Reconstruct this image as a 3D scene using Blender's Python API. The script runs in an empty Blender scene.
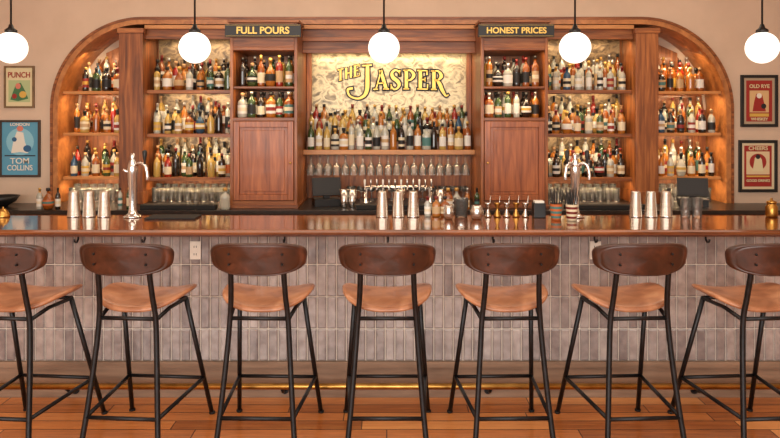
import bpy, bmesh, math, random
from mathutils import Vector, Matrix
random.seed(11)
sc = bpy.context.scene
try:
    sc.view_settings.view_transform = 'Standard'
    sc.view_settings.look = 'None'
except Exception:
    pass

# ------------------------------------------------------------------ materials
def srgb(r, g, b):
    f = lambda c: (c/255/12.92) if c/255 <= .04045 else ((c/255+.055)/1.055)**2.4
    return (f(r), f(g), f(b), 1)

def base(name):
    m = bpy.data.materials.new(name); m.use_nodes = True
    nt = m.node_tree
    return m, nt, nt.nodes['Principled BSDF']

def plain(name, col, rough=.5, metal=0, coat=0, trans=0, emis=0, bump=0, bscale=60):
    m, nt, p = base(name)
    p.inputs['Base Color'].default_value = col
    p.inputs['Roughness'].default_value = rough
    p.inputs['Metallic'].default_value = metal
    p.inputs['Coat Weight'].default_value = coat
    p.inputs['Transmission Weight'].default_value = trans
    if emis:
        p.inputs['Emission Color'].default_value = col
        p.inputs['Emission Strength'].default_value = emis
    n = nt.nodes.new('ShaderNodeTexNoise'); n.inputs['Scale'].default_value = bscale
    tc = nt.nodes.new('ShaderNodeTexCoord')
    nt.links.new(tc.outputs['Object'], n.inputs['Vector'])
    if bump:
        b = nt.nodes.new('ShaderNodeBump'); b.inputs['Strength'].default_value = bump
        b.inputs['Distance'].default_value = .002
        nt.links.new(n.outputs['Fac'], b.inputs['Height'])
        nt.links.new(b.outputs['Normal'], p.inputs['Normal'])
    return m

def noisy(name, stops, scale=(1, 1, 1), nscale=4, detail=5, rough=.4, metal=0, coat=0, distort=0, bump=0, perisland=0):
    m, nt, p = base(name)
    tc = nt.nodes.new('ShaderNodeTexCoord'); mp = nt.nodes.new('ShaderNodeMapping')
    mp.inputs['Scale'].default_value = scale
    n = nt.nodes.new('ShaderNodeTexNoise'); n.inputs['Scale'].default_value = nscale
    n.inputs['Detail'].default_value = detail; n.inputs['Distortion'].default_value = distort
    r = nt.nodes.new('ShaderNodeValToRGB')
    els = r.color_ramp.elements
    while len(els) < len(stops): els.new(.5)
    for e, (pos, c) in zip(els, stops):
        e.position = pos; e.color = c
    nt.links.new(tc.outputs['Object'], mp.inputs['Vector'])
    nt.links.new(mp.outputs['Vector'], n.inputs['Vector'])
    src = n.outputs['Fac']
    if perisland:
        g = nt.nodes.new('ShaderNodeNewGeometry')
        a = nt.nodes.new('ShaderNodeMath'); a.operation = 'MULTIPLY_ADD'
        a.inputs[1].default_value = perisland; a.inputs[2].default_value = -perisland/2
        nt.links.new(g.outputs['Random Per Island'], a.inputs[0])
        s = nt.nodes.new('ShaderNodeMath'); s.operation = 'ADD'
        nt.links.new(src, s.inputs[0]); nt.links.new(a.outputs[0], s.inputs[1])
        src = s.outputs[0]
    nt.links.new(src, r.inputs['Fac'])
    nt.links.new(r.outputs['Color'], p.inputs['Base Color'])
    p.inputs['Roughness'].default_value = rough
    p.inputs['Metallic'].default_value = metal
    p.inputs['Coat Weight'].default_value = coat
    p.inputs['Coat Roughness'].default_value = .08
    if bump:
        b = nt.nodes.new('ShaderNodeBump'); b.inputs['Strength'].default_value = bump
        b.inputs['Distance'].default_value = .003
        nt.links.new(n.outputs['Fac'], b.inputs['Height'])
        nt.links.new(b.outputs['Normal'], p.inputs['Normal'])
    return m

WD = [(.25, srgb(88, 44, 18)), (.5, srgb(138, 78, 36)), (.75, srgb(180, 112, 58))]
M_woodv = noisy('mahogany_vertical', WD, (14, 14, 1.1), 2.2, 6, .42, coat=.12, distort=.6, perisland=.12)
M_woodh = noisy('mahogany_horizontal', WD, (1.1, 14, 14), 2.2, 6, .42, coat=.12, distort=.6, perisland=.12)
M_door = noisy('door_wood', [(.25, srgb(112, 56, 26)), (.5, srgb(154, 86, 46)), (.75, srgb(184, 110, 62))], (16, 16, 1.2), 2.2, 6, .4, coat=.15, distort=.5)
M_lining = noisy('arch_lining_wood', [(.25, srgb(140, 82, 40)), (.75, srgb(196, 130, 72))], (5, 5, 5), 2.2, 6, .4, coat=.2, distort=.8)
M_edge = noisy('shelf_edge_wood', [(.25, srgb(170, 110, 58)), (.75, srgb(212, 150, 90))], (1.2, 12, 12), 2.5, 5, .4)
M_bartop = noisy('bar_top_wood', [(.25, srgb(78, 38, 18)), (.5, srgb(124, 68, 34)), (.8, srgb(164, 98, 54))], (.9, 9, 9), 2.0, 6, .10, coat=.9, distort=.7)
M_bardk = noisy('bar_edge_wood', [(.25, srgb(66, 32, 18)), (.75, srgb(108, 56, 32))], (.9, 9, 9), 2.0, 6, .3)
M_plaster = noisy('plaster', [(.3, srgb(198, 173, 150)), (.7, srgb(208, 183, 160))], (1, 1, 1), 3, 6, .8, bump=.15)
M_plaster2 = noisy('ceiling_plaster', [(.3, srgb(205, 190, 172)), (.7, srgb(215, 200, 184))], (1, 1, 1), 3, 6, .9)
M_tile = noisy('glazed_tile', [(.2, srgb(118, 109, 109)), (.5, srgb(146, 136, 134)), (.85, srgb(176, 166, 162))], (1, 1, 1), 14, 5, .2, coat=.6, bump=.2, perisland=.4)
M_grout = plain('grout', srgb(220, 208, 194), .9, bump=.3)
M_plinth = noisy('plinth_wood', [(.3, srgb(118, 94, 76)), (.7, srgb(154, 126, 104))], (1, 10, 10), 2.5, 5, .5)
M_mirror = noisy('antique_mirror', [(.28, srgb(74, 60, 40)), (.40, srgb(124, 106, 76)), (.50, srgb(184, 164, 124)), (.60, srgb(140, 124, 94)), (.74, srgb(84, 72, 52))], (1, 1.0, 1.3), 10, 14, .28, metal=.3, distort=.7)
M_mirror2 = noisy('smoked_mirror', [(.28, srgb(56, 42, 28)), (.40, srgb(106, 86, 60)), (.50, srgb(160, 136, 98)), (.60, srgb(118, 98, 72)), (.74, srgb(66, 52, 38))], (1, 1.0, 1.3), 10, 14, .28, metal=.3, distort=.7)
M_black = plain('black_paint', srgb(18, 17, 17), .45, bump=.1)
M_steel = noisy('blackened_steel', [(.3, srgb(18, 18, 20)), (.7, srgb(34, 33, 35))], (1, 1, 1), 30, 3, .38, metal=.5)
M_chrome = plain('polished_chrome', (.78, .78, .78, 1), .12, 1)
M_tin = noisy('brushed_steel', [(.3, (.55, .53, .5, 1)), (.7, (.76, .74, .7, 1))], (1, 1, 40), 8, 3, .22, metal=1)
M_brass = noisy('brass', [(.3, srgb(160, 116, 54)), (.7, srgb(212, 166, 90))], (1, 1, 1), 8, 4, .3, metal=1)
M_gold = plain('gold_leaf', srgb(226, 188, 96), .38, .3)
M_outline = plain('lettering_outline', srgb(20, 16, 12), .5)
M_leather = noisy('dark_leather', [(.25, srgb(38, 18, 12)), (.55, srgb(64, 32, 20)), (.8, srgb(98, 54, 36))], (1, 1, 1), 12, 7, .36, coat=.15, bump=.45, distort=.4)
M_seat = noisy('tan_leather', [(.28, srgb(110, 66, 42)), (.46, srgb(152, 98, 66)), (.62, srgb(180, 124, 88)), (.8, srgb(202, 150, 112))], (1, 1, 1), 7, 9, .34, coat=.2, bump=.4, distort=.5)
M_counter = noisy('dark_stone', [(.3, srgb(24, 20, 18)), (.7, srgb(44, 36, 32))], (1, 1, 1), 20, 5, .3)
M_white = plain('white_plastic', srgb(232, 226, 214), .4)
M_rubber = plain('black_rubber', srgb(14, 14, 14), .7, bump=.4, bscale=200)
M_screen = plain('screen_glass', srgb(14, 16, 20), .45)

def glassmat(name, tint, dif):
    m = bpy.data.materials.new(name); m.use_nodes = True
    nt = m.node_tree; nt.nodes.clear()
    o = nt.nodes.new('ShaderNodeOutputMaterial'); mx = nt.nodes.new('ShaderNodeMixShader')
    t = nt.nodes.new('ShaderNodeBsdfTransparent'); t.inputs[0].default_value = tint
    g = nt.nodes.new('ShaderNodeBsdfGlossy'); g.inputs['Roughness'].default_value = .12
    g.inputs[0].default_value = (1, 1, 1, 1)
    d = nt.nodes.new('ShaderNodeBsdfDiffuse'); d.inputs[0].default_value = (.8, .78, .72, 1)
    m2 = nt.nodes.new('ShaderNodeMixShader'); m2.inputs[0].default_value = dif
    l = nt.nodes.new('ShaderNodeFresnel'); l.inputs['IOR'].default_value = 1.45
    nt.links.new(t.outputs[0], m2.inputs[1]); nt.links.new(d.outputs[0], m2.inputs[2])
    nt.links.new(l.outputs[0], mx.inputs[0]); nt.links.new(m2.outputs[0], mx.inputs[1])
    nt.links.new(g.outputs[0], mx.inputs[2]); nt.links.new(mx.outputs[0], o.inputs[0])
    return m
M_glass = glassmat('clear_glass', (.985, .985, .98, 1), .07)
M_stem = glassmat('stemware_glass', (.99, .99, .985, 1), .06)

M_globe, _nt, _p = base('opal_globe')
_p.inputs['Base Color'].default_value = (1, .97, .9, 1)
_p.inputs['Emission Color'].default_value = (1, .93, .82, 1)
_p.inputs['Emission Strength'].default_value = 1.2
_p.inputs['Roughness'].default_value = .2

def floor_mat():
    m, nt, p = base('oak_plank_floor')
    N = nt.nodes.new; L = nt.links.new
    tc = N('ShaderNodeTexCoord'); sp = N('ShaderNodeSeparateXYZ'); L(tc.outputs['Object'], sp.inputs[0])
    def mth(op, a, b=None, c=None):
        n = N('ShaderNodeMath'); n.operation = op
        for i, v in enumerate((a, b, c)):
            if v is None: continue
            if isinstance(v, (int, float)): n.inputs[i].default_value = v
            else: L(v, n.inputs[i])
        return n.outputs[0]
    ys = mth('DIVIDE', sp.outputs[1], .115)
    row = mth('FLOOR', ys); fr = mth('FRACT', ys)
    w1 = N('ShaderNodeTexWhiteNoise'); w1.noise_dimensions = '1D'; L(row, w1.inputs['W'])
    xs = mth('ADD', mth('DIVIDE', sp.outputs[0], 1.1), mth('MULTIPLY', w1.outputs['Value'], 7.3))
    col = mth('FLOOR', xs); xf = mth('FRACT', xs)
    cb = N('ShaderNodeCombineXYZ'); L(col, cb.inputs[0]); L(row, cb.inputs[1])
    wn = N('ShaderNodeTexWhiteNoise'); wn.noise_dimensions = '2D'; L(cb.outputs[0], wn.inputs['Vector'])
    cg = N('ShaderNodeCombineXYZ'); L(mth('MULTIPLY', sp.outputs[0], 2.5), cg.inputs[0]); L(mth('MULTIPLY', sp.outputs[1], 38), cg.inputs[1]); L(mth('MULTIPLY', wn.outputs['Value'], 20), cg.inputs[2])
    no = N('ShaderNodeTexNoise'); no.inputs['Scale'].default_value = 1.5; no.inputs['Detail'].default_value = 6; no.inputs['Distortion'].default_value = .8; L(cg.outputs[0], no.inputs['Vector'])
    f = mth('ADD', mth('MULTIPLY', wn.outputs['Value'], .5), mth('MULTIPLY', no.outputs['Fac'], .5))
    r = N('ShaderNodeValToRGB'); e = r.color_ramp.elements
    e[0].position = .15; e[0].color = srgb(140, 76, 34); e[1].position = .85; e[1].color = srgb(244, 174, 106)  # plank colours raised to carry the sunlit brightness of the floor
    x = e.new(.5); x.color = srgb(210, 130, 66)
    L(f, r.inputs['Fac'])
    gap = mth('MINIMUM', fr, mth('SUBTRACT', 1, fr))
    gx = mth('MINIMUM', xf, mth('SUBTRACT', 1, xf))
    g = mth('MULTIPLY', mth('GREATER_THAN', gap, .03), mth('GREATER_THAN', gx, .003))
    mx = N('ShaderNodeMix'); mx.data_type = 'RGBA'
    mx.inputs['A'].default_value = srgb(70, 34, 14)
    L(g, mx.inputs['Factor']); L(r.outputs['Color'], mx.inputs['B'])
    L(mx.outputs['Result'], p.inputs['Base Color'])
    p.inputs['Roughness'].default_value = .3; p.inputs['Coat Weight'].default_value = .25
    return m
M_floor = floor_mat()

# ------------------------------------------------------------------ builder
class B:
    def __init__(s, name):
        s.n = name; s.v = []; s.f = []; s.m = []; s.sm = []; s.mats = []
    def mi(s, mat):
        if mat not in s.mats: s.mats.append(mat)
        return s.mats.index(mat)
    def add(s, vs, fs, mat, smooth=False):
        o = len(s.v); s.v += [tuple(v) for v in vs]
        for i, f in enumerate(fs):
            s.f.append([o+k for k in f])
            s.m.append(s.mi(mat[i] if isinstance(mat, list) else mat)); s.sm.append(smooth)
    def box(s, x0, x1, y0, y1, z0, z1, mat, M=None):
        vs = [Vector((x, y, z)) for z in (z0, z1) for y in (y0, y1) for x in (x0, x1)]
        if M: vs = [M @ v for v in vs]
        s.add(vs, [(0, 2, 3, 1), (4, 5, 7, 6), (0, 1, 5, 4), (2, 6, 7, 3), (0, 4, 6, 2), (1, 3, 7, 5)], mat)
    def lathe(s, x, y, z, prof, mats, seg=14, M=None, sq=0, smooth=True, caps=(True, True)):
        n = len(prof); vs = []
        T = Matrix.Translation((x, y, z)) @ (M or Matrix())
        for (r, h) in prof:
            for k in range(seg):
                a = 2*math.pi*(k+.5)/seg; c, si = math.cos(a), math.sin(a); rr = r
                if sq: rr = r/((abs(c)**5+abs(si)**5)**(1/5))*(.93)
                vs.append(T @ Vector((rr*c, rr*si, h)))
        fs = []; ms = []
        for i in range(n-1):
            mm = mats[i] if isinstance(mats, list) else mats
            for k in range(seg):
                k2 = (k+1) % seg
                fs.append((i*seg+k, i*seg+k2, (i+1)*seg+k2, (i+1)*seg+k)); ms.append(mm)
        s.add(vs, fs, ms, smooth)
        o = len(s.v)-len(vs)
        m0 = mats[0] if isinstance(mats, list) else mats; m1 = mats[-1] if isinstance(mats, list) else mats
        if caps[0]: s.f.append([o+k for k in reversed(range(seg))]); s.m.append(s.mi(m0)); s.sm.append(False)
        if caps[1]: s.f.append([o+(n-1)*seg+k for k in range(seg)]); s.m.append(s.mi(m1)); s.sm.append(False)
    def tube(s, pts, r, mat, seg=10):
        pts = [Vector(p) for p in pts]; n = len(pts)
        rs = r if isinstance(r, list) else [r]*n
        vs = []; up = None
        for i, p in enumerate(pts):
            if i == 0: d = pts[1]-p
            elif i == n-1: d = p-pts[i-1]
            else: d = (pts[i+1]-p).normalized()+(p-pts[i-1]).normalized()
            d.normalize()
            if up is None:
                up = Vector((0, 0, 1)) if abs(d.z) < .9 else Vector((0, 1, 0))
            u = (up-d*up.dot(d)).normalized(); w = d.cross(u); up = u
            for k in range(seg):
                a = 2*math.pi*k/seg
                vs.append(p+(u*math.cos(a)+w*math.sin(a))*rs[i])
        fs = []
        for i in range(n-1):
            for k in range(seg):
                k2 = (k+1) % seg
                fs.append((i*seg+k, i*seg+k2, (i+1)*seg+k2, (i+1)*seg+k))
        s.add(vs, fs, mat, True)
        o = len(s.v)-len(vs)
        for ring in ([o+k for k in reversed(range(seg))], [o+(n-1)*seg+k for k in range(seg)]):
            s.f.append(ring); s.m.append(s.mi(mat)); s.sm.append(False)
    def prism_x(s, prof, x0, x1, mat, smooth=False):
        n = len(prof)
        vs = [(x0, y, z) for y, z in prof]+[(x1, y, z) for y, z in prof]
        fs = [(i, (i+1) % n, n+(i+1) % n, n+i) for i in range(n)]
        s.add(vs, fs+[tuple(reversed(range(n))), tuple(range(n, 2*n))], mat, smooth)
    def poly(s, pts, y0, y1, mat):
        n = len(pts)
        vs = [(x, y0, z) for x, z in pts]+[(x, y1, z) for x, z in pts]
        fs = [tuple(range(n)), tuple(reversed(range(n, 2*n)))]+[(i, n+i, n+(i+1) % n, (i+1) % n) for i in range(n)]
        s.add(vs, fs, mat)
    def finish(s, bevel=0, parent=None, loc=None, recalc=True):
        me = bpy.data.meshes.new(s.n); me.from_pydata(s.v, [], s.f)
        for m in s.mats: me.materials.append(m)
        me.polygons.foreach_set('material_index', s.m)
        me.polygons.foreach_set('use_smooth', s.sm)
        me.update()
        if recalc:
            bm = bmesh.new(); bm.from_mesh(me); bmesh.ops.recalc_face_normals(bm, faces=bm.faces); bm.to_mesh(me); bm.free()
        ob = bpy.data.objects.new(s.n, me); sc.collection.objects.link(ob)
        if bevel:
            md = ob.modifiers.new('bevel', 'BEVEL'); md.width = bevel; md.segments = 2; md.limit_method = 'ANGLE'; md.angle_limit = .7
        if parent: ob.parent = parent
        if loc: ob.location = loc
        return ob

def empty(name, loc=(0, 0, 0)):
    e = bpy.data.objects.new(name, None); e.location = loc; sc.collection.objects.link(e); return e

def text(name, body, x, y, z, size, mat, parent=None, rot=0, bold=0, sx=1):
    c = bpy.data.curves.new(name, 'FONT'); c.body = body; c.size = size; c.align_x = 'CENTER'; c.align_y = 'CENTER'
    c.extrude = .0012; c.offset = bold; c.materials.append(mat)
    o = bpy.data.objects.new(name, c); sc.collection.objects.link(o)
    o.location = (x, y, z); o.rotation_euler = (math.pi/2, rot, 0); o.scale = (sx, 1, 1)
    if parent: o.parent = parent
    return o

# ------------------------------------------------------------------ key dims
YW = 2.52; YN = 2.92; ZC = .93
XL, XR, ZT, RA = -3.34, 3.42, 2.765, .90
def outline(t, zb):
    xl, xr, zt, r = XL+t, XR-t, ZT-t, RA-t
    P = [(xl, zb)]
    for i in range(25):
        a = math.pi-(math.pi/2)*i/24
        P.append((xl+r+r*math.cos(a), zt-r+r*math.sin(a)))
    for i in range(25):
        a = math.pi/2-(math.pi/2)*i/24
        P.append((xr-r+r*math.cos(a), zt-r+r*math.sin(a)))
    P.append((xr, zb)); return P

# ------------------------------------------------------------------ shell
b = B('floor'); b.box(-4.7, 4.7, -7.5, 3.1, -.1, 0, M_floor); b.finish()
b = B('ceiling'); b.box(-4.7, 4.7, -7.5, 3.1, 3.5, 3.6, M_plaster2); b.finish()
b = B('wall_left'); b.box(-4.8, -4.7, -7.5, 3.1, 0, 3.5, M_plaster); b.finish()
b = B('wall_right'); b.box(4.7, 4.8, -7.5, 3.1, 0, 3.5, M_plaster); b.finish()
b = B('wall_back')
Y1 = 3.0
P = outline(0, 0)
b.box(-4.7, XL, YW, Y1, 0, ZT-RA, M_plaster); b.box(XR, 4.7, YW, Y1, 0, ZT-RA, M_plaster)
b.box(-4.7, 4.7, YW, Y1, ZT, 3.5, M_plaster)
Lp = [(-4.7, ZT-RA)]+P[1:26]+[(-4.7, ZT)]
Rp = P[26:51]+[(4.7, ZT-RA), (4.7, ZT)]
b.poly(Lp, YW, Y1, M_plaster); b.poly(Rp, YW, Y1, M_plaster)
b.box(XL, XR, 2.95, Y1, 0, ZT, M_plaster)
b.finish()

b = B('trim_arch')
A0 = outline(.002, ZC); A1 = outline(.05, ZC); n = len(A0)
Ys = (2.49, 2.945)
vs = []
for (o, i_) in zip(A0, A1):
    vs += [(o[0], Ys[0], o[1]), (i_[0], Ys[0], i_[1]), (i_[0], Ys[1], i_[1]), (o[0], Ys[1], o[1])]
fs = []
for k in range(n-1):
    for j in range(4):
        fs.append((k*4+j, k*4+(j+1) % 4, (k+1)*4+(j+1) % 4, (k+1)*4+j))
b.add(vs, fs, M_lining)
C0 = outline(-.022, ZC)
vs = []
for (o, i_) in zip(C0, A0):
    vs += [(o[0], 2.48, o[1]), (i_[0], 2.48, i_[1]), (i_[0], YW-.001, i_[1]), (o[0], YW-.001, o[1])]
b.add(vs, fs, M_woodh)
b.finish()

# ------------------------------------------------------------------ back counter
b = B('back_counter')
b.box(-4.3, 4.3, 2.0, YW-.005, 0, ZC-.04, M_woodv)
b.box(-4.32, 4.32, 1.97, YW-.005, ZC-.04, ZC, M_counter)
b.box(XL+.01, XR-.01, YW, YN+.02, 0, ZC, M_counter)
b.finish(.004)

# ------------------------------------------------------------------ shelving
PL = [(-2.665, -2.43), (2.455, 2.68)]
TW = [(-1.49, -.855), (.875, 1.51)]
b = B('back_bar_shelving')
b.box(XL+.06, XR-.06, YN, YN+.02, ZC, ZT-RA, M_woodv)
b.box(XL+.36, XR-.36, YN, YN+.02, ZT-RA, ZT-.3, M_woodv)
b.box(-2.6, 2.66, YN, YN+.02, ZT-.3, ZT-.07, M_woodv)
b.poly([(XL+.36, ZT-RA), (XL+.08, ZT-RA), (XL+.12, ZT-RA+.25), (XL+.36, ZT-.34)], YN, YN+.02, M_woodv)
b.poly([(XR-.36, ZT-RA), (XR-.36, ZT-.34), (XR-.12, ZT-RA+.25), (XR-.08, ZT-RA)], YN, YN+.02, M_woodv)
b.poly([(XL+.36, ZT-.36), (XL+.36, ZT-.30), (-2.6, ZT-.12), (-2.6, ZT-.36)], YN+.001, YN+.02, M_woodv)
b.poly([(XR-.36, ZT-.36), (2.66, ZT-.36), (2.66, ZT-.12), (XR-.36, ZT-.30)], YN+.001, YN+.02, M_woodv)
for (x0, x1) in PL:
    b.box(x0, x1, 2.45, YN, ZC, 2.67, M_woodv)
    b.box(x0-.012, x1+.012, 2.435, YN, ZC, ZC+.12, M_woodv)
    b.box(x0-.012, x1+.012, 2.435, 2.5, 2.62, 2.67, M_woodh)
for (x0, x1, zb) in ((-2.43, -1.49, 2.60), (-.855, .875, 2.46), (1.51, 2.455, 2.60)):
    b.box(x0, x1, 2.56, 2.59, zb, 2.71, M_woodh)
    b.box(x0, x1, 2.53, 2.60, zb-.03, zb+.01, M_woodh)
b.box(-.855, .875, 2.50, 2.58, 2.545, 2.585, M_woodh)
b.box(-2.43, 2.455, 2.50, 2.59, 2.67, 2.708, M_edge)
b.box(-2.42, -1.5, YN-.012, YN, 1.2, 2.68, M_mirror2)
b.box(1.52, 2.445, YN-.012, YN, 1.2, 2.68, M_mirror2)
b.box(-.85, .87, YN-.012, YN, 1.47, 2.6, M_mirror)
for (x0, x1) in ((-.852, -.80), (.822, .872)):
    b.box(x0, x1, 2.84, YN-.012, 1.47, 2.55, M_woodv)
SH = [2.06, 1.62, 1.18]
bays_in = [(-2.43, -1.49), (1.51, 2.455)]
bays_out = [(-3.27, -2.665), (2.68, 3.35)]
for (x0, x1) in bays_in:
    for z in SH:
        b.box(x0, x1, 2.58, YN-.012, z-.028, z, M_woodh)
        b.box(x0, x1, 2.565, 2.58, z-.034, z+.002, M_woodh)
        b.box(x0+.01, x1-.01, 2.78, YN-.012, z, z+.07, M_woodh)
for (x0, x1) in bays_out:
    for z in (2.05, 1.63, 1.19):
        b.box(x0, x1, 2.56, YN, z-.028, z, M_edge)
        b.box(x0+.06, x1-.06, 2.78, YN, z, z+.06, M_woodh)
b.box(-.855, .875, 2.60, YN-.012, 1.425, 1.455, M_woodh)
b.box(-.855, .875, 2.585, 2.60, 1.41, 1.458, M_edge)
b.box(-.84, .86, 2.73, YN-.012, 1.455, 1.535, M_woodh)
b.box(-.84, .86, 2.82, YN-.012, 1.535, 1.615, M_woodh)
for x in [-.8+.1*i for i in range(17)]:
    b.box(x-.008, x+.008, 2.62, 2.86, 1.405, 1.425, M_woodh)
b.finish(.003)

# ------------------------------------------------------------------ cabinets
for (x0, x1), label, lx in ((TW[0], 'FULL POURS', -1.17), (TW[1], 'HONEST PRICES', 1.20)):
    b = B('liquor_cabinet')
    yf, yb = 2.12, YN-.013; t = .03
    b.box(x0, x0+t, yf, yb, ZC, 2.68, M_woodv); b.box(x1-t, x1, yf, yb, ZC, 2.68, M_woodv)
    b.box(x0+t, x1-t, yb-.1, yb-.08, ZC, 2.68, M_woodv)
    b.box(x0+t, x1-t, yf, yb-.1, 1.755, 1.785, M_woodh)
    b.box(x0+t, x1-t, yf+.01, yb-.1, 2.06, 2.08, M_woodh)
    b.box(x0+t, x1-t, yf, yb-.1, 2.42, 2.45, M_woodh)
    b.box(x0+t, x1-t, yf, yf+.03, 2.45, 2.68, M_woodh)
    b.box(x0-.02, x1+.02, yf-.025, yb, 2.68, 2.705, M_woodh)
    b.box(x0+t, x1-t, yf, yf+.03, ZC, 1.0, M_woodh)
    b.box(x0-.01, x1+.01, yf-.012, yb, ZC, ZC+.03, M_woodh)
    d0, d1, e0, e1 = x0+.035, x1-.035, 1.005, 1.75
    yd = yf
    w = .055
    b.box(d0, d0+w, yd-.012, yd+.015, e0, e1, M_door); b.box(d1-w, d1, yd-.012, yd+.015, e0, e1, M_door)
    b.box(d0+w, d1-w, yd-.012, yd+.015, e0, e0+w, M_door); b.box(d0+w, d1-w, yd-.012, yd+.015, e1-w, e1, M_door)
    b.box(d0+w, d1-w, yd+.003, yd+.015, e0+w, e1-w, M_door)
    b.box(d0+w+.03, d1-w-.03, yd-.004, yd+.01, e0+w+.03, e1-w-.03, M_door)
    kx = d1-.027 if x0 < 0 else d0+.027
    b.lathe(kx, yd-.012, 1.36, [(.004, 0), (.004, .012), (.011, .018), (.011, .026), (.004, .03)], M_brass, 12, M=Matrix.Rotation(math.pi/2, 4, 'X'))
    b.finish(.003)
    e = empty('sign_board', (0, 0, 0))
    s = B('board'); w2 = .355
    s.box(lx-w2, lx+w2, 2.06, 2.094, 2.54, 2.66, M_black)
    for zz in (2.547, 2.649): s.box(lx-w2+.008, lx+w2-.008, 2.057, 2.06, zz, zz+.003, M_gold)
    s.finish(.002, parent=e)
    text('lettering', label, lx, 2.056, 2.598, .09 if len(label) < 11 else .078, M_gold, e, bold=.0022)

# ------------------------------------------------------------------ wall lettering
def smooth_pts(pts, sub=8):
    out = []
    n = len(pts)
    for i in range(n-1):
        p0 = pts[max(i-1, 0)]; p1 = pts[i]; p2 = pts[i+1]; p3 = pts[min(i+2, n-1)]
        for k in range(sub):
            t = k/sub
            out.append(tuple(.5*((2*b1)+(-a+c)*t+(2*a-5*b1+4*c-d)*t*t+(-a+3*b1-3*c+d)*t**3) for a, b1, c, d in zip(p0, p1, p2, p3)))
    out.append(pts[-1]); return out
def ribbon(b, pts, w, y0, y1, mat, extra):
    n = len(pts); L = []; R = []
    for i in range(n):
        a = pts[max(i-1, 0)]; c = pts[min(i+1, n-1)]
        dx, dz = c[0]-a[0], c[1]-a[1]; l = math.hypot(dx, dz) or 1
        nx, nz = -dz/l, dx/l; h = pts[i][2]/2+extra
        ex = 0
        if i == 0: ex = -extra
        if i == n-1: ex = extra
        cx, cz = pts[i][0]+dx/l*ex, pts[i][1]+dz/l*ex
        L.append((cx+nx*h, cz+nz*h)); R.append((cx-nx*h, cz-nz*h))
    vs = []
    for (l, r) in zip(L, R):
        vs += [(l[0], y0, l[1]), (r[0], y0, r[1]), (r[0], y1, r[1]), (l[0], y1, l[1])]
    fs = []
    for k in range(n-1):
        for j in range(4):
            fs.append((k*4+j, k*4+(j+1) % 4, (k+1)*4+(j+1) % 4, (k+1)*4+j))
    fs += [(0, 1, 2, 3), ((n-1)*4+3, (n-1)*4+2, (n-1)*4+1, (n-1)*4)]
    b.add(vs, fs, mat)
TK, TN = .17, .065
def st(*p, w=TK): return [(x, z, w) for x, z in p]
def cv(*p): return smooth_pts(list(p))
serif = lambda x, z, h=.15: st((x-h, z), (x+h, z), w=TN)
GL = {
 'J': ([serif(.25, 1.3, .24), cv((.27, 1.3, TK), (.27, .6, .2), (.25, .05, .2), (.1, -.28, .16), (-.25, -.42, .1), (-.66, -.25, .09), (-.76, .08, .12), (-.5, .14, .12))], .56),
 'A': ([st((.08, .02), (.36, 1.0), w=.07), st((.32, 1.02), (.62, .02), w=TK), st((.16, .33), (.52, .33), w=TN), serif(.07, .02, .12), serif(.62, .02, .15)], .76),
 'S': ([cv((.5, .74, .05), (.44, .93, .08), (.25, 1.0, .09), (.09, .84, .14), (.14, .62, .18), (.36, .44, .19), (.47, .24, .16), (.36, .04, .09), (.18, .0, .08), (.04, .2, .05)), st((.5, 1.0), (.5, .72), w=.05), st((.04, 0), (.04, .28), w=.05)], .62),
 'P': ([st((.15, .02), (.15, 1.0)), cv((.15, .98, .07), (.38, .98, .09), (.54, .74, .17), (.38, .5, .09), (.15, .48, .07)), serif(.15, .02), st((0, .99), (.2, .99), w=TN)], .66),
 'E': ([st((.15, .02), (.15, 1.0)), st((0, .99), (.52, .99), w=TN), st((.15, .52), (.42, .52), w=TN), st((0, .02), (.54, .02), w=TN), st((.5, 1.0), (.5, .76), w=.06), st((.53, .02), (.53, .28), w=.06), st((.4, .4), (.4, .64), w=.05)], .64),
 'R': ([st((.15, .02), (.15, 1.0)), cv((.15, .98, .07), (.38, .98, .09), (.54, .75, .17), (.38, .53, .09), (.15, .52, .07)), serif(.15, .02), st((0, .99), (.2, .99), w=TN), cv((.3, .52, .1), (.46, .3, .18), (.6, -.02, .16), (.78, -.28, .09), (.92, -.22, .05))], .66),
 'T': ([st((.25, .02), (.25, 1.0)), st((0, .98), (.5, .98), w=.12), serif(.25, .02)], .56),
 'H': ([st((.12, .02), (.12, 1.0)), st((.52, .02), (.52, 1.0)), st((.12, .5), (.52, .5), w=.1)], .68),
}
e = empty('wall_sign_lettering')
bs_o = B('letter_outline'); bs_g = B('letter_gold')
def word(w, x, z, H, slope=0, arc=0, extra=.015, gap=.075):
    x0 = x
    tot = sum(GL[c][1]+gap for c in w)*H
    for c in w:
        strokes, adv = GL[c]
        for s in strokes:
            pts = []
            for (px, pz, pw) in s:
                X = x+px*H; u = (X-x0)/tot
                Z = z+pz*H+slope*(X-x0)+arc*(1-(2*u-1)**2)
                pts.append((X, Z, pw*H))
            ribbon(bs_o, pts, 0, 2.893, 2.905, M_outline, extra)
            ribbon(bs_g, pts, 0, 2.885, 2.895, M_gold, 0)
        x += (adv+gap)*H
word('JASPER', -.27, 2.07, .2, arc=.012)
word('THE', -.53, 2.165, .12, slope=.25, extra=.009)
bs_o.finish(parent=e, recalc=True); bs_g.finish(parent=e)

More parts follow.
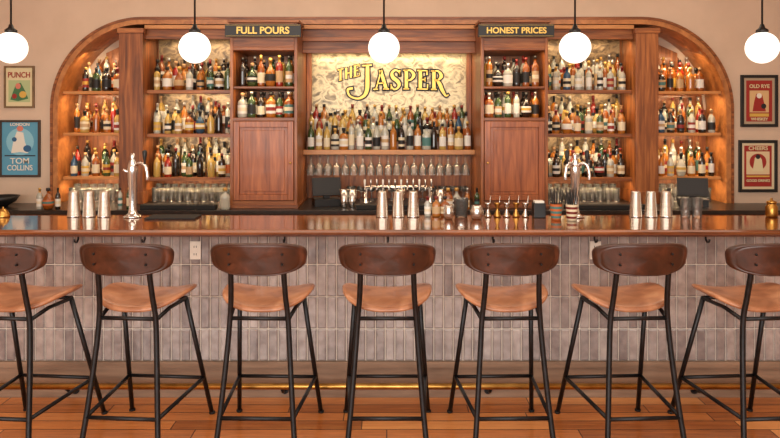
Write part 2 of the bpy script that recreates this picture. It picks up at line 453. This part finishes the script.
# ------------------------------------------------------------------ bottles
G = [plain('glass_clear_spirit', srgb(200, 200, 186), .08, coat=.6, trans=.35),
     plain('glass_amber', srgb(154, 82, 26), .08, coat=.6, trans=.25),
     plain('glass_whiskey', srgb(182, 112, 40), .08, coat=.6, trans=.25),
     plain('glass_dark', srgb(26, 18, 14), .08, coat=.7),
     plain('glass_green', srgb(54, 80, 40), .08, coat=.7, trans=.2),
     plain('glass_red', srgb(136, 30, 18), .08, coat=.6),
     plain('glass_gold', srgb(206, 172, 92), .08, coat=.6, trans=.3),
     plain('glass_blue', srgb(40, 80, 110), .08, coat=.6, trans=.2)]
GWT = [5, 3, 4, 5, 2, .6, 2, .5]
LB = [plain('label_'+n_, srgb(*c), .6) for n_, c in dict(cream=(220, 206, 174), white=(224, 220, 210), black=(24, 22, 22), yellow=(200, 160, 64), red=(140, 36, 28), tan=(186, 154, 112), teal=(70, 116, 112), orange=(186, 96, 44)).items()]
LWT = [6, 6, 3.5, 1.2, 1.2, 3, .8, .7]
CP = [M_black, plain('cap_red', srgb(110, 24, 20), .4), plain('cap_gold', srgb(190, 150, 80), .35, .5), plain('cap_cork', srgb(160, 124, 86), .7), plain('cap_silver', srgb(190, 186, 180), .3, .8), M_black]
KINDS = {
 'std': ([(.92, 0), (1, .03), (1, .14), (1, .26), (1, .38), (1, .50), (1, .62), (.82, .70), (.38, .78), (.34, .90), (.41, .90), (.41, 1.0)], 2, .038, .30),
 'wine': ([(.92, 0), (1, .03), (1, .12), (1, .2), (1, .34), (1, .44), (1, .56), (.8, .66), (.38, .76), (.34, .86), (.40, .86), (.40, 1.0)], 2, .037, .31),
 'squat': ([(.9, 0), (1, .04), (1, .16), (1, .26), (1, .40), (1, .5), (1, .6), (.7, .70), (.3, .75), (.28, .86), (.42, .86), (.42, 1.0)], 2, .048, .245),
 'slim': ([(.92, 0), (1, .03), (1, .16), (1, .28), (1, .42), (1, .54), (1, .70), (.8, .76), (.45, .80), (.42, .90), (.5, .90), (.5, 1.0)], 2, .031, .325),
 'round': ([(.7, 0), (.95, .08), (1.05, .2), (1.07, .28), (1.05, .38), (1.0, .44), (.85, .55), (.5, .66), (.3, .72), (.28, .86), (.4, .86), (.4, 1.0)], 2, .05, .26),
}
def bottle(b, x, y, z, maxh=.34, pal=None):
    k = random.choices(list(KINDS), [6, 3, 2.5, 3, 1])[0]
    prof, li, r, h = KINDS[k]
    h0 = h; h *= random.uniform(.88, 1.08); h = min(h, maxh); r *= random.uniform(.9, 1.02)
    if h < .7*h0: r *= .68
    g = random.choices(G, pal or GWT)[0]; l = random.choices(LB, LWT)[0]; l2 = random.choices(LB, LWT)[0]; c = random.choice(CP)
    mats = [g]*11
    if random.random() < .88:
        mats[li] = l; mats[li+1] = l2 if random.random() < .6 else l; mats[li+2] = l
    mats[9] = c; mats[10] = c
    if random.random() < .4: mats[8] = c
    pr = [(r*a, h*q) for a, q in prof]
    b.lathe(x, y, z+.0005, pr, mats, 12, sq=(k in ('std', 'squat') and random.random() < .3))
def row(b, x0, x1, y, z, step=.08, maxh=.34, pal=None):
    n = max(1, int((x1-x0)/step)); s = (x1-x0)/n
    for i in range(n):
        if random.random() < .03: continue
        bottle(b, x0+s*(i+.5)+random.uniform(-.004, .004), y+random.uniform(-.012, .012), z, maxh, pal)

PALS = [None, [6, 1, 2, 3, 1, .5, 3, .6], [4, 1, 2, 6, 3, 1, 2, .5], [2, 5, 6, 4, 1, 1, 2, 0]]
for (x0, x1) in bays_in:
    b = B('liquor_bottles')
    for i, z in enumerate(SH):
        p = [PALS[3], PALS[1], PALS[2]][i] if x0 < 0 else random.choice(PALS)
        row(b, x0+.02, x1-.02, 2.84, z+.07, .079, .33, p)
        row(b, x0+.02, x1-.02, 2.72, z, .082, .32, p)
        row(b, x0+.03, x1-.03, 2.625, z, .10, .24, p)
    b.finish()
for (x0, x1) in bays_out:
    b = B('liquor_bottles')
    for i, z in enumerate((2.05, 1.63, 1.19)):
        a, c = x0+.03, x1-.02
        if x0 < 0 and i == 0: a += .12
        if x0 > 0 and i == 0: c -= .12
        p = random.choice(PALS)
        row(b, a+.05, c-.04, 2.85, z+.06, .08, .31, p)
        row(b, a, c, 2.72, z, .082, .30, p)
        row(b, a, c, 2.615, z, .10, .24, p)
    b.finish()
b = B('liquor_bottles')
CPAL = [7, 2, 4, 2, 1.5, 1.2, 4, .3]
row(b, -.79, .81, 2.865, 1.615, .076, .31, CPAL)
row(b, -.83, .85, 2.775, 1.535, .08, .31, CPAL)
row(b, -.83, .85, 2.665, 1.455, .082, .29, CPAL)
b.finish()
for (x0, x1) in TW:
    b = B('liquor_bottles')
    for z, mh in ((1.785, .25), (2.08, .31)):
        pal = [2, 2, 3, 5, 2, .8, 1, 0]
        row(b, x0+.05, x1-.05, 2.40, z, .085, mh, pal)
        row(b, x0+.05, x1-.05, 2.24, z, .088, mh, pal)
    b.finish()

# ------------------------------------------------------------------ glassware
def tumbler(b, x, y, z, r=.036, h=.11, m=None):
    b.lathe(x, y, z+.001, [(r*.8, 0), (r*.82, .008), (r, h), (r-.003, h), (r*.76, .012)], m or M_glass, 14)
def coupe(b, x, y, z):
    b.lathe(x, y, z+.001, [(.032, 0), (.031, .004), (.005, .008), (.004, .08), (.012, .09), (.04, .108), (.048, .14), (.046, .14), (.038, .112), (.01, .095)], M_glass, 16)
b = B('glassware_rack')
for (x0, x1) in bays_in+bays_out:
    n = int((x1-x0-.06)/.082)
    for yy in (2.62, 2.74):
        for i in range(n):
            tumbler(b, x0+.07+i*.082, yy, ZC, .036, .17 if yy > 2.7 else .14)
b.finish(recalc=False)
b = B('hanging_wine_glasses')
R = Matrix.Rotation(math.pi, 4, 'X')
for x in [-.79+.088*i for i in range(19)]:
    for y in (2.65, 2.76):
        b.lathe(x, y, 1.404, [(.034, 0), (.033, .003), (.005, .007), (.004, .08), (.010, .09), (.032, .115), (.040, .15), (.036, .21)], M_stem, 16, M=R, caps=(True, False))
b.finish(recalc=False)
b = B('coupe_glasses')
for x in [-.38+.105*i for i in range(12)]:
    for y in (2.70, 2.80): coupe(b, x, y, ZC)
b.finish(recalc=False)

b = B('beer_tap_rail')
for x in (-.22, .42): b.lathe(x, 2.5, ZC, [(.04, 0), (.04, .01), (.02, .02), (.018, .15)], M_chrome, 16)
b.tube([(-.26, 2.5, 1.09), (.46, 2.5, 1.09)], .018, M_chrome, 14)
for i in range(12):
    x = -.23+i*.06
    b.tube([(x, 2.485, 1.09), (x, 2.44, 1.09), (x, 2.43, 1.055)], .007, M_chrome, 8)
    b.lathe(x, 2.45, 1.095, [(.005, 0), (.006, .02), (.009, .035), (.011, .07), (.005, .078)], M_tin if i % 3 else M_white, 10)
b.finish()

def pos(x, y, z, rz):
    b = B('cash_register_terminal')
    M = Matrix.Translation((x, y, z)) @ Matrix.Rotation(rz, 4, 'Z')
    b.box(-.13, .13, -.11, .11, 0, .07, M_black, M)
    b.box(-.03, .03, -.02, .03, .07, .13, M_black, M)
    M2 = M @ Matrix.Translation((0, 0, .18)) @ Matrix.Rotation(-.35, 4, 'X')
    b.box(-.14, .14, -.012, .012, -.09, .09, M_black, M2)
    b.box(-.125, .125, -.015, -.012, -.075, .075, M_screen, M2)
    b.finish(.003)
pos(-.60, 2.35, ZC+.001, .25); pos(2.95, 2.30, ZC+.001, -.3)

b = B('counter_bottles')
for x in (-3.25, -3.17, -3.08, -2.5, -2.42, -1.52, .56, .64, .74, .83, 1.58, 2.62): bottle(b, x, 2.05, ZC, .2)
b.finish()
b = B('mixing_tins')
for x in (-.42, -.34, .12, .50):
    b.lathe(x, 2.2, ZC+.001, [(.03, 0), (.032, .005), (.044, .17), (.042, .17), (.03, .01)], M_tin, 18)
b.finish(recalc=False)
b = B('serving_bowl')
b.lathe(-3.72, 2.25, ZC+.001, [(.06, 0), (.065, .01), (.13, .05), (.165, .1), (.16, .1), (.12, .05), (.05, .015)], M_black, 28)
b.finish()
for (x0, x1) in ((-2.3, -1.6), (-.3, .35), (1.65, 2.4)):
    b = B('service_mat'); b.box(x0, x1, 2.0, 2.09, ZC+.001, ZC+.045, M_rubber); b.finish(.004)

# ------------------------------------------------------------------ front bar
BX = 3.9; ZB = 1.105
b = B('bar_counter')
b.box(-BX, BX, .018, .36, .23, 1.06, M_grout)
b.box(-BX, BX, .0, .36, 0, .23, M_plinth)
b.box(-BX, BX, -.012, .0, .195, .23, M_plinth)
TWd, THt, gp = .056, .2, .0065
nt_ = int(2*BX/(TWd+gp))
for rI in range(4):
    z0 = .233+rI*(THt+gp)
    for i in range(nt_):
        x0 = -BX+.01+i*(TWd+gp)
        x1 = x0+TWd; z1 = z0+THt; iy = .007
        vs = [(x0, .02, z0), (x1, .02, z0), (x1, .02, z1), (x0, .02, z1),
              (x0, .012, z0), (x1, .012, z0), (x1, .012, z1), (x0, .012, z1),
              (x0+iy, .006, z0+iy), (x1-iy, .006, z0+iy), (x1-iy, .006, z1-iy), (x0+iy, .006, z1-iy)]
        fs = []
        for q in (0, 4):
            for k in range(4): fs.append((q+k, q+(k+1) % 4, q+4+(k+1) % 4, q+4+k))
        fs.append((8, 9, 10, 11))
        b.add(vs, fs, M_tile)
b.box(-BX, BX, -.03, .02, 1.045, 1.062, M_bardk)  # dark apron strip, shadow under the overhang put into its colour
prof = [(.42, 1.07), (.42, 1.105), (-.185, 1.105), (-.196, 1.102), (-.201, 1.095), (-.203, 1.088), (-.2, 1.078), (-.193, 1.072), (-.185, 1.07)]
b.prism_x(prof, -BX-.03, BX+.03, M_bartop)
b.prism_x([(.42, 1.062), (.42, 1.07), (-.185, 1.07), (-.185, 1.062)], -BX-.03, BX+.03, M_bardk)
b.box(-BX, BX, .36, .42, 0.9, 1.062, M_plinth)
bar = b.finish()

b = B('brass_foot_rail')
b.tube([(-BX, -.14, .125), (BX, -.14, .125)], .019, M_brass, 16)
for x in (-3.3, -2.0, -.66, .64, 1.96, 3.3):
    b.tube([(x, -.14, .11), (x, -.09, .07), (x, -.012, .05)], .009, M_steel, 10)
    b.lathe(x, -.0125, .05, [(.025, 0), (.025, .006)], M_steel, 14, M=Matrix.Rotation(-math.pi/2, 4, 'X'))
b.finish()

for x in (-1.235, 1.33):
    b = B('electrical_outlet')
    b.box(x-.035, x+.035, -.002, .006, .885, 1.0, M_white)
    for z in (.918, .966):
        b.box(x-.018, x+.018, -.005, -.002, z-.015, z+.015, M_white)
        b.box(x-.009, x-.005, -.0058, -.005, z-.007, z+.007, M_black); b.box(x+.005, x+.009, -.0058, -.005, z-.007, z+.007, M_black)
    b.finish(.0015)
b = B('purse_hooks')
for x in (-1.95, -1.53, -.65, 0.0, .66, 1.30, 2.0):
    b.box(x-.03, x+.03, -.11, -.05, 1.054, 1.062, M_black)
    b.tube([(x, -.08, 1.056), (x, -.08, 1.03), (x, -.1, 1.012), (x, -.13, 1.02), (x, -.135, 1.035)], .006, M_black, 8)
b.finish(parent=bar)

# ------------------------------------------------------------------ bar stools
def super_pt(t, n):
    c, s = math.cos(t), math.sin(t)
    return math.copysign(abs(c)**(2/n), c), math.copysign(abs(s)**(2/n), s)
def stool_mesh():
    b = B('bar_stool')
    seg = 48; ZS = .03
    prof = [(.02, 0), (.25, 0), (.5, 0), (.72, 0), (.88, -.001), (.95, -.004), (.985, -.010), (1.0, -.018), (.985, -.026), (.93, -.031), (.6, -.033), (.02, -.033)]
    vs = []; fs = []
    for rho, dz in prof:
        for k in range(seg):
            t = 2*math.pi*(k+.5)/seg; cx, cy = super_pt(t, 2.9)
            x = cx*rho*.250; y = cy*rho*.218
            x *= 1+.07*(y/.21)
            z = .780+ZS+.046*abs(x/.25)**2.2+dz-.02*max(0, -y/.21-.35)**1.5*1.5-.012*max(0, y/.21-.45)**1.5
            vs.append((x, y, z))
    for i in range(len(prof)-1):
        for k in range(seg):
            k2 = (k+1) % seg; fs.append((i*seg+k, i*seg+k2, (i+1)*seg+k2, (i+1)*seg+k))
    fs.append(tuple(range(seg))); fs.append(tuple((len(prof)-1)*seg+k for k in reversed(range(seg))))
    b.add(vs, fs, M_seat, True)
    prof = [(.02, -.018), (.3, -.018), (.6, -.018), (.8, -.018), (.86, -.0185), (.885, -.015), (.91, -.0185), (.96, -.017), (.99, -.009), (1.0, 0), (.995, .006), (.95, .013), (.8, .016), (.02, .016)]
    vs = []; fs = []
    for rho, dy in prof:
        for k in range(seg):
            t = 2*math.pi*(k+.5)/seg; cx, cz = super_pt(t, 4.0)
            x = cx*rho*.252; z = cz*rho*.087
            x *= 1+.05*(z/.085)
            zz = 1.070+z-.010*(x/.25)**2+(.030*abs(x/.25)**2.5 if z < 0 else 0)*(-z/.085)
            y = -.335+.085*(x/.25)**2+dy-.012*(z/.08)
            vs.append((x, y, zz))
    for i in range(len(prof)-1):
        for k in range(seg):
            k2 = (k+1) % seg; fs.append((i*seg+k, i*seg+k2, (i+1)*seg+k2, (i+1)*seg+k))
    fs.append(tuple(range(seg))); fs.append(tuple((len(prof)-1)*seg+k for k in reversed(range(seg))))
    b.add(vs, fs, M_leather, True)
    for sx in (-1, 1):
        near = smooth_pts([(sx*.215, -.36, 0), (sx*.19, -.31, .25), (sx*.166, -.262, .55), (sx*.153, -.245, .74), (sx*.143, -.262, .86), (sx*.137, -.29, 1.0), (sx*.134, -.300, 1.1)], 4)
        b.tube(near, .0145, M_steel, 12)
        b.tube([(sx*.25, .36, 0), (sx*.185, .10, .735+ZS)], .0135, M_steel, 12)
        b.tube([(sx*.153, -.245, .738), (sx*.17, -.1, .742+ZS*.8), (sx*.185, .11, .735+ZS)], .011, M_steel, 8)
        b.tube([(sx*.19, -.313, .25), (sx*.228, .272, .25)], .011, M_steel, 8)
        for z_ in (1.045, 1.098):
            b.lathe(sx*.137, -.328, z_, [(.006, 0), (.006, .012), (.003, .015)], M_steel, 8, M=Matrix.Rotation(math.pi/2, 4, 'X'))
        b.lathe(sx*.215, -.36, 0, [(.018, 0), (.018, .012), (.014, .016)], M_rubber, 10)
        b.lathe(sx*.25, .36, 0, [(.018, 0), (.018, .012), (.014, .016)], M_rubber, 10)
    b.tube([(-.153, -.245, .745), (.153, -.245, .745)], .011, M_steel, 8)
    b.tube([(-.185, .11, .765), (.185, .11, .765)], .011, M_steel, 8)
    b.tube([(-.19, -.313, .25), (.19, -.313, .25)], .011, M_steel, 8)
    b.tube([(-.228, .272, .25), (.228, .272, .25)], .011, M_steel, 8)
    return b
st0 = stool_mesh().finish()
SX = [-2.0, -1.345, -.668, -.005, .637, 1.30, 1.99]
rots = [-.09, -.08, -.03, 0, .03, .06, .07]
for i, x in enumerate(SX):
    o = st0 if i == 0 else bpy.data.objects.new('bar_stool', st0.data)
    if i: sc.collection.objects.link(o)
    o.location = (x, -.58, 0); o.rotation_euler = (0, 0, rots[i])

# ------------------------------------------------------------------ things on the bar
def shaker(x, y):
    b = B('cocktail_shaker')
    b.lathe(x, y, ZB+.001, [(.044, 0), (.045, .004), (.043, .008), (.032, .168), (.029, .176), (.02, .178)], M_tin, 24)
    b.finish()
for px in (-2.175, -2.07, -1.965): shaker(px, .36)
for px in (-.04, .07, .175): shaker(px, .36)
for px in (1.715, 1.82, 1.925): shaker(px, .36)

def tower(x, y, twin=False):
    b = B('beer_tap_tower'); z = ZB+.001
    b.lathe(x, y, z, [(.062, 0), (.062, .008), (.045, .016), (.03, .03), (.026, .06), (.028, .2), (.034, .3), (.036, .33), (.032, .36), (.02, .39), (.014, .40), (.018, .42), (.012, .44)], M_chrome, 24)
    sides = (-1, 1) if twin else (1,)
    q = .68 if twin else 1
    for sd in sides:
        pts = smooth_pts([(x, y-.0, z+.33), (x+sd*.05*q, y-.03, z+.37), (x+sd*.10*q, y-.05, z+.36), (x+sd*.12*q, y-.055, z+.30), (x+sd*.12*q, y-.055, z+.26)], 5)
        b.tube(pts, .012, M_chrome, 10)
        b.lathe(x+sd*.10*q, y-.05, z+.365, [(.007, 0), (.007, .02), (.014, .05), (.017, .09), (.008, .1)], M_black, 12)
    if not twin:
        b.tube([(x-.02, y, z+.30), (x-.06, y-.02, z+.33)], .009, M_chrome, 8)
    b.finish()
tower(-1.76, .34); tower(1.29, .34, True)
b = B('bar_mat'); b.box(-1.64, -1.30, .22, .40, ZB+.001, ZB+.012, M_rubber); b.finish(.003)

b = B('bitters_bottles')
for i, x in enumerate((.275, .335, .395)):
    bottle(b, x, .375, ZB+.001, .14)
b.finish()
b = B('mixing_glass')
b.lathe(.505, .35, ZB+.001, [(.04, 0), (.045, .01), (.05, .12), (.052, .13), (.047, .13), (.043, .015)], M_glass, 20)
b.lathe(.505, .35, ZB+.012, [(.03, 0), (.04, .04), (.03, .07)], M_chrome, 16); b.finish(recalc=False)
for x, r in ((.41, .035), (.60, .045)):
    b = B('strainer_cup')
    b.lathe(x, .24, ZB+.001, [(.03*r/.045, 0), (r, .03), (r*1.05, .06), (r*.8, .09), (r*.75, .095)], M_tin, 20); b.finish()
for i, x in enumerate((.69, .755, .82, .885, .95)):
    b = B('jigger')
    b.lathe(x, .35, ZB+.001, [(.026, 0), (.024, .012), (.009, .05), (.009, .056), (.021, .09), (.022, .1)], M_brass if i % 2 else M_tin, 18)
    b.tube([(x+.008, .35, ZB+.05), (x+.02, .35, ZB+.15)], .0025, M_tin, 6); b.finish()
b = B('napkin_caddy')
b.box(1.0, 1.08, .30, .39, ZB+.001, ZB+.1, M_black); b.box(1.008, 1.072, .31, .38, ZB+.1, ZB+.115, M_white); b.finish(.003)
def cup(x, y, c1, c2, s):
    b = B('straw_cup')
    h = .11; N = 7
    prof = [(.032+.010*i/N, h*i/N) for i in range(N+1)]
    b.lathe(x, y, ZB+.001, prof, [c1 if i % 2 else c2 for i in range(N)], 20, caps=(True, False))
    for i in range(18):
        a = i*2.4; q = .024*math.sqrt((i+.5)/18)
        b.tube([(x+q*math.cos(a), y+q*math.sin(a), ZB+.02), (x+2.2*q*math.cos(a), y+2.2*q*math.sin(a), ZB+.2+.02*math.sin(i))], .0034, s, 6)
    b.finish()
cup(1.125, .20, LB[6], LB[7], M_black); cup(1.225, .18, CP[1], LB[0], M_black)
b = B('bar_jar')
b.lathe(2.65, .35, ZB+.001, [(.035, 0), (.04, .01), (.04, .07), (.03, .085), (.03, .095)], M_brass, 20); b.lathe(2.65, .35, ZB+.096, [(.033, 0), (.033, .012), (.008, .02), (.008, .035)], M_brass, 20); b.finish()
b = B('service_bell')
b.lathe(-2.66, .35, ZB+.001, [(.045, 0), (.045, .01), (.04, .015), (.038, .03), (.025, .05), (.005, .058), (.006, .07)], M_brass, 20); b.finish()
b = B('water_glasses')
for x in (2.05, 2.13): tumbler(b, x, .34, ZB+.001, .038, .13)
b.finish(recalc=False)

# ------------------------------------------------------------------ pendants
for x in (-2.605, -1.335, -.028, 1.292, 2.585):
    b = B('pendant_lamp'); y = .35; z = 2.275
    pr = [(.109*math.sin(a), -.109*math.cos(a)) for a in [math.pi*(.03+.92*i/16) for i in range(17)]]
    b.lathe(x, y, z, pr, M_globe, 28)
    b.lathe(x, y, z+.102, [(.04, 0), (.04, .02), (.02, .035), (.012, .06)], M_black, 18)
    b.tube([(x, y, z+.15), (x, y, 3.49)], .007, M_black, 8)
    b.lathe(x, y, 3.47, [(.05, 0), (.055, .03)], M_black, 18)
    b.finish()

# ------------------------------------------------------------------ posters
def ell(cx, cz, rx, rz, n=24): return [(cx+rx*math.cos(2*math.pi*i/n), cz+rz*math.sin(2*math.pi*i/n)) for i in range(n)]
def rect(x0, x1, z0, z1): return [(x0, z0), (x1, z0), (x1, z1), (x0, z1)]
pm = {}
def pc(*c):
    if c not in pm: pm[c] = plain('print_ink_%d' % len(pm), srgb(*c), .5)
    return pm[c]
def poster(x0, x1, z0, z1, frame, bg, shapes, texts, fw=.02, mat_=None):
    e = empty('framed_poster')
    b = B('frame'); yf, yb = YW-.025, YW-.001
    b.box(x0, x1, yf, yb, z0, z0+fw, frame); b.box(x0, x1, yf, yb, z1-fw, z1, frame)
    b.box(x0, x0+fw, yf, yb, z0+fw, z1-fw, frame); b.box(x1-fw, x1, yf, yb, z0+fw, z1-fw, frame)
    b.finish(.002, parent=e)
    b = B('print'); W = x1-x0; H = z1-z0
    b.box(x0+fw, x1-fw, yf+.012, yb, z0+fw, z1-fw, mat_ or bg)
    q = fw+(.025 if mat_ else 0)
    b.box(x0+q, x1-q, yf+.0115, yf+.012, z0+q, z1-q, bg)
    d = 0
    for pts, m in shapes:
        d += .0003
        b.poly([(x0+u*W, z0+v*H) for u, v in pts], yf+.0115-d, yf+.0117-d+.0002, m)
    b.finish(parent=e)
    for (body, u, v, sz, m, sx) in texts:
        text('title', body, x0+u*W, yf+.007, z0+v*H, sz, m, e, bold=.001, sx=sx)
cr, gn, rd, bl, dk, wh, yl, pk = pc(214, 200, 158), pc(60, 110, 70), pc(150, 34, 26), pc(84, 150, 178), pc(28, 26, 30), pc(222, 216, 202), pc(204, 164, 74), pc(206, 120, 100)
oak = noisy('oak_frame', [(.3, srgb(96, 74, 48)), (.7, srgb(130, 100, 66))], (4, 4, 4), 4, 4, .5)
poster(-3.83, -3.53, 1.88, 2.30, oak, cr, [(rect(.14, .86, .14, .66), pc(170, 184, 134)), ([(.2, .2), (.45, .16), (.8, .22), (.7, .4), (.55, .6), (.4, .58), (.3, .4)], gn), (ell(.46, .52, .09, .07), pk), (ell(.62, .32, .12, .08), yl), (ell(.34, .28, .08, .06), rd)], [('PUNCH', .5, .78, .078, rd, .85)], .018)
poster(-3.875, -3.47, 1.19, 1.76, pc(60, 44, 34), bl, [(ell(.5, .62, .34, .24), pc(130, 186, 204)), ([(.28, .42), (.5, .44), (.7, .42), (.62, .62), (.58, .78), (.42, .8), (.34, .64)], wh), (ell(.5, .85, .08, .05), pk), (ell(.68, .5, .1, .06), pc(40, 90, 130)), (ell(.36, .66, .06, .04), pc(40, 90, 130)), (rect(.12, .88, .365, .385), dk)],
       [('LONDON', .5, .92, .04, wh, 1.1), ('TOM', .5, .28, .08, wh, 1.1), ('COLLINS', .5, .16, .075, wh, .85)], .022)
poster(3.52, 3.89, 1.69, 2.21, M_black, rd, [(rect(.24, .76, .28, .70), pc(206, 170, 120)), ([(.32, .3), (.68, .3), (.62, .5), (.58, .62), (.42, .64), (.36, .48)], rd), (ell(.5, .6, .07, .05), wh), (ell(.62, .4, .07, .05), dk), (rect(.24, .76, .2, .26), yl)],
       [('OLD RYE', .5, .78, .05, cr, 1.), ('WHISKEY', .5, .15, .04, cr, 1)], .03, mat_=pc(170, 150, 124))
poster(3.50, 3.885, 1.04, 1.56, M_black, rd, [(rect(.2, .8, .34, .78), pc(214, 190, 150)), (ell(.5, .58, .22, .16), rd), ([(.36, .4), (.64, .4), (.6, .62), (.52, .72), (.42, .66)], cr), (ell(.5, .68, .06, .045), dk), (rect(.2, .8, .29, .32), yl)],
       [('CHEERS', .5, .84, .055, cr, 1), ('GOOD DRINKS', .5, .22, .034, cr, 1)], .03, mat_=pc(214, 196, 160))

# ------------------------------------------------------------------ lights
def area(name, loc, sx, sy, power, col, rot):
    l = bpy.data.lights.new(name, 'AREA'); l.shape = 'RECTANGLE'; l.size = sx; l.size_y = sy; l.energy = power; l.color = col
    o = bpy.data.objects.new(name, l); o.location = loc; o.rotation_euler = rot; sc.collection.objects.link(o); return o
WARM = (1, .70, .40)
area('window_daylight', (-1.0, -7.2, 2.1), 7, 2.4, 380, (1, .96, .91), (math.radians(88), 0, 0))
area('ceiling_bounce_light', (0, -2.2, 3.45), 7, 2.5, 115, (1, .90, .76), (0, 0, 0))
area('aisle_light', (0, 1.2, 3.45), 6.5, .5, 50, (1, .84, .62), (0, 0, 0))
for (x0, x1) in bays_in+bays_out:
    inner = abs(x0) < 2.5 and abs(x1) < 2.5
    for z in ((2.56, 2.02, 1.58, 1.14) if inner else (2.43, 2.01, 1.59, 1.15)):
        w = (x1-x0-.1) if z < 2.3 or inner else .35
        cx = (x0+x1)/2
        if z > 2.3 and not inner: cx += .08 if x0 < 0 else -.08
        area('led_strip', (cx, 2.60, z), w, .02, 3.8, WARM, (math.radians(18), 0, 0))
area('led_strip', (0.01, 2.64, 2.42), 1.6, .03, 8, (1, .76, .46), (math.radians(30), 0, 0))
area('led_strip', (0.01, 2.58, 1.40), 1.6, .02, 4, WARM, (math.radians(10), 0, 0))
for (x0, x1) in TW:
    for z in (2.41, 2.055): area('led_strip', ((x0+x1)/2, 2.17, z), .5, .02, 1.6, WARM, (math.radians(15), 0, 0))

w = bpy.data.worlds.new('world'); sc.world = w; w.use_nodes = True
w.node_tree.nodes['Background'].inputs[0].default_value = (1, .93, .85, 1)
w.node_tree.nodes['Background'].inputs[1].default_value = .6

cam = bpy.data.cameras.new('camera'); cam.lens = 32.4; cam.sensor_width = 36
cam.shift_y = -104/780; cam.shift_x = 2/780
co = bpy.data.objects.new('camera', cam); co.location = (0, -4.5, 1.81); co.rotation_euler = (math.pi/2, 0, 0)
sc.collection.objects.link(co); sc.camera = co
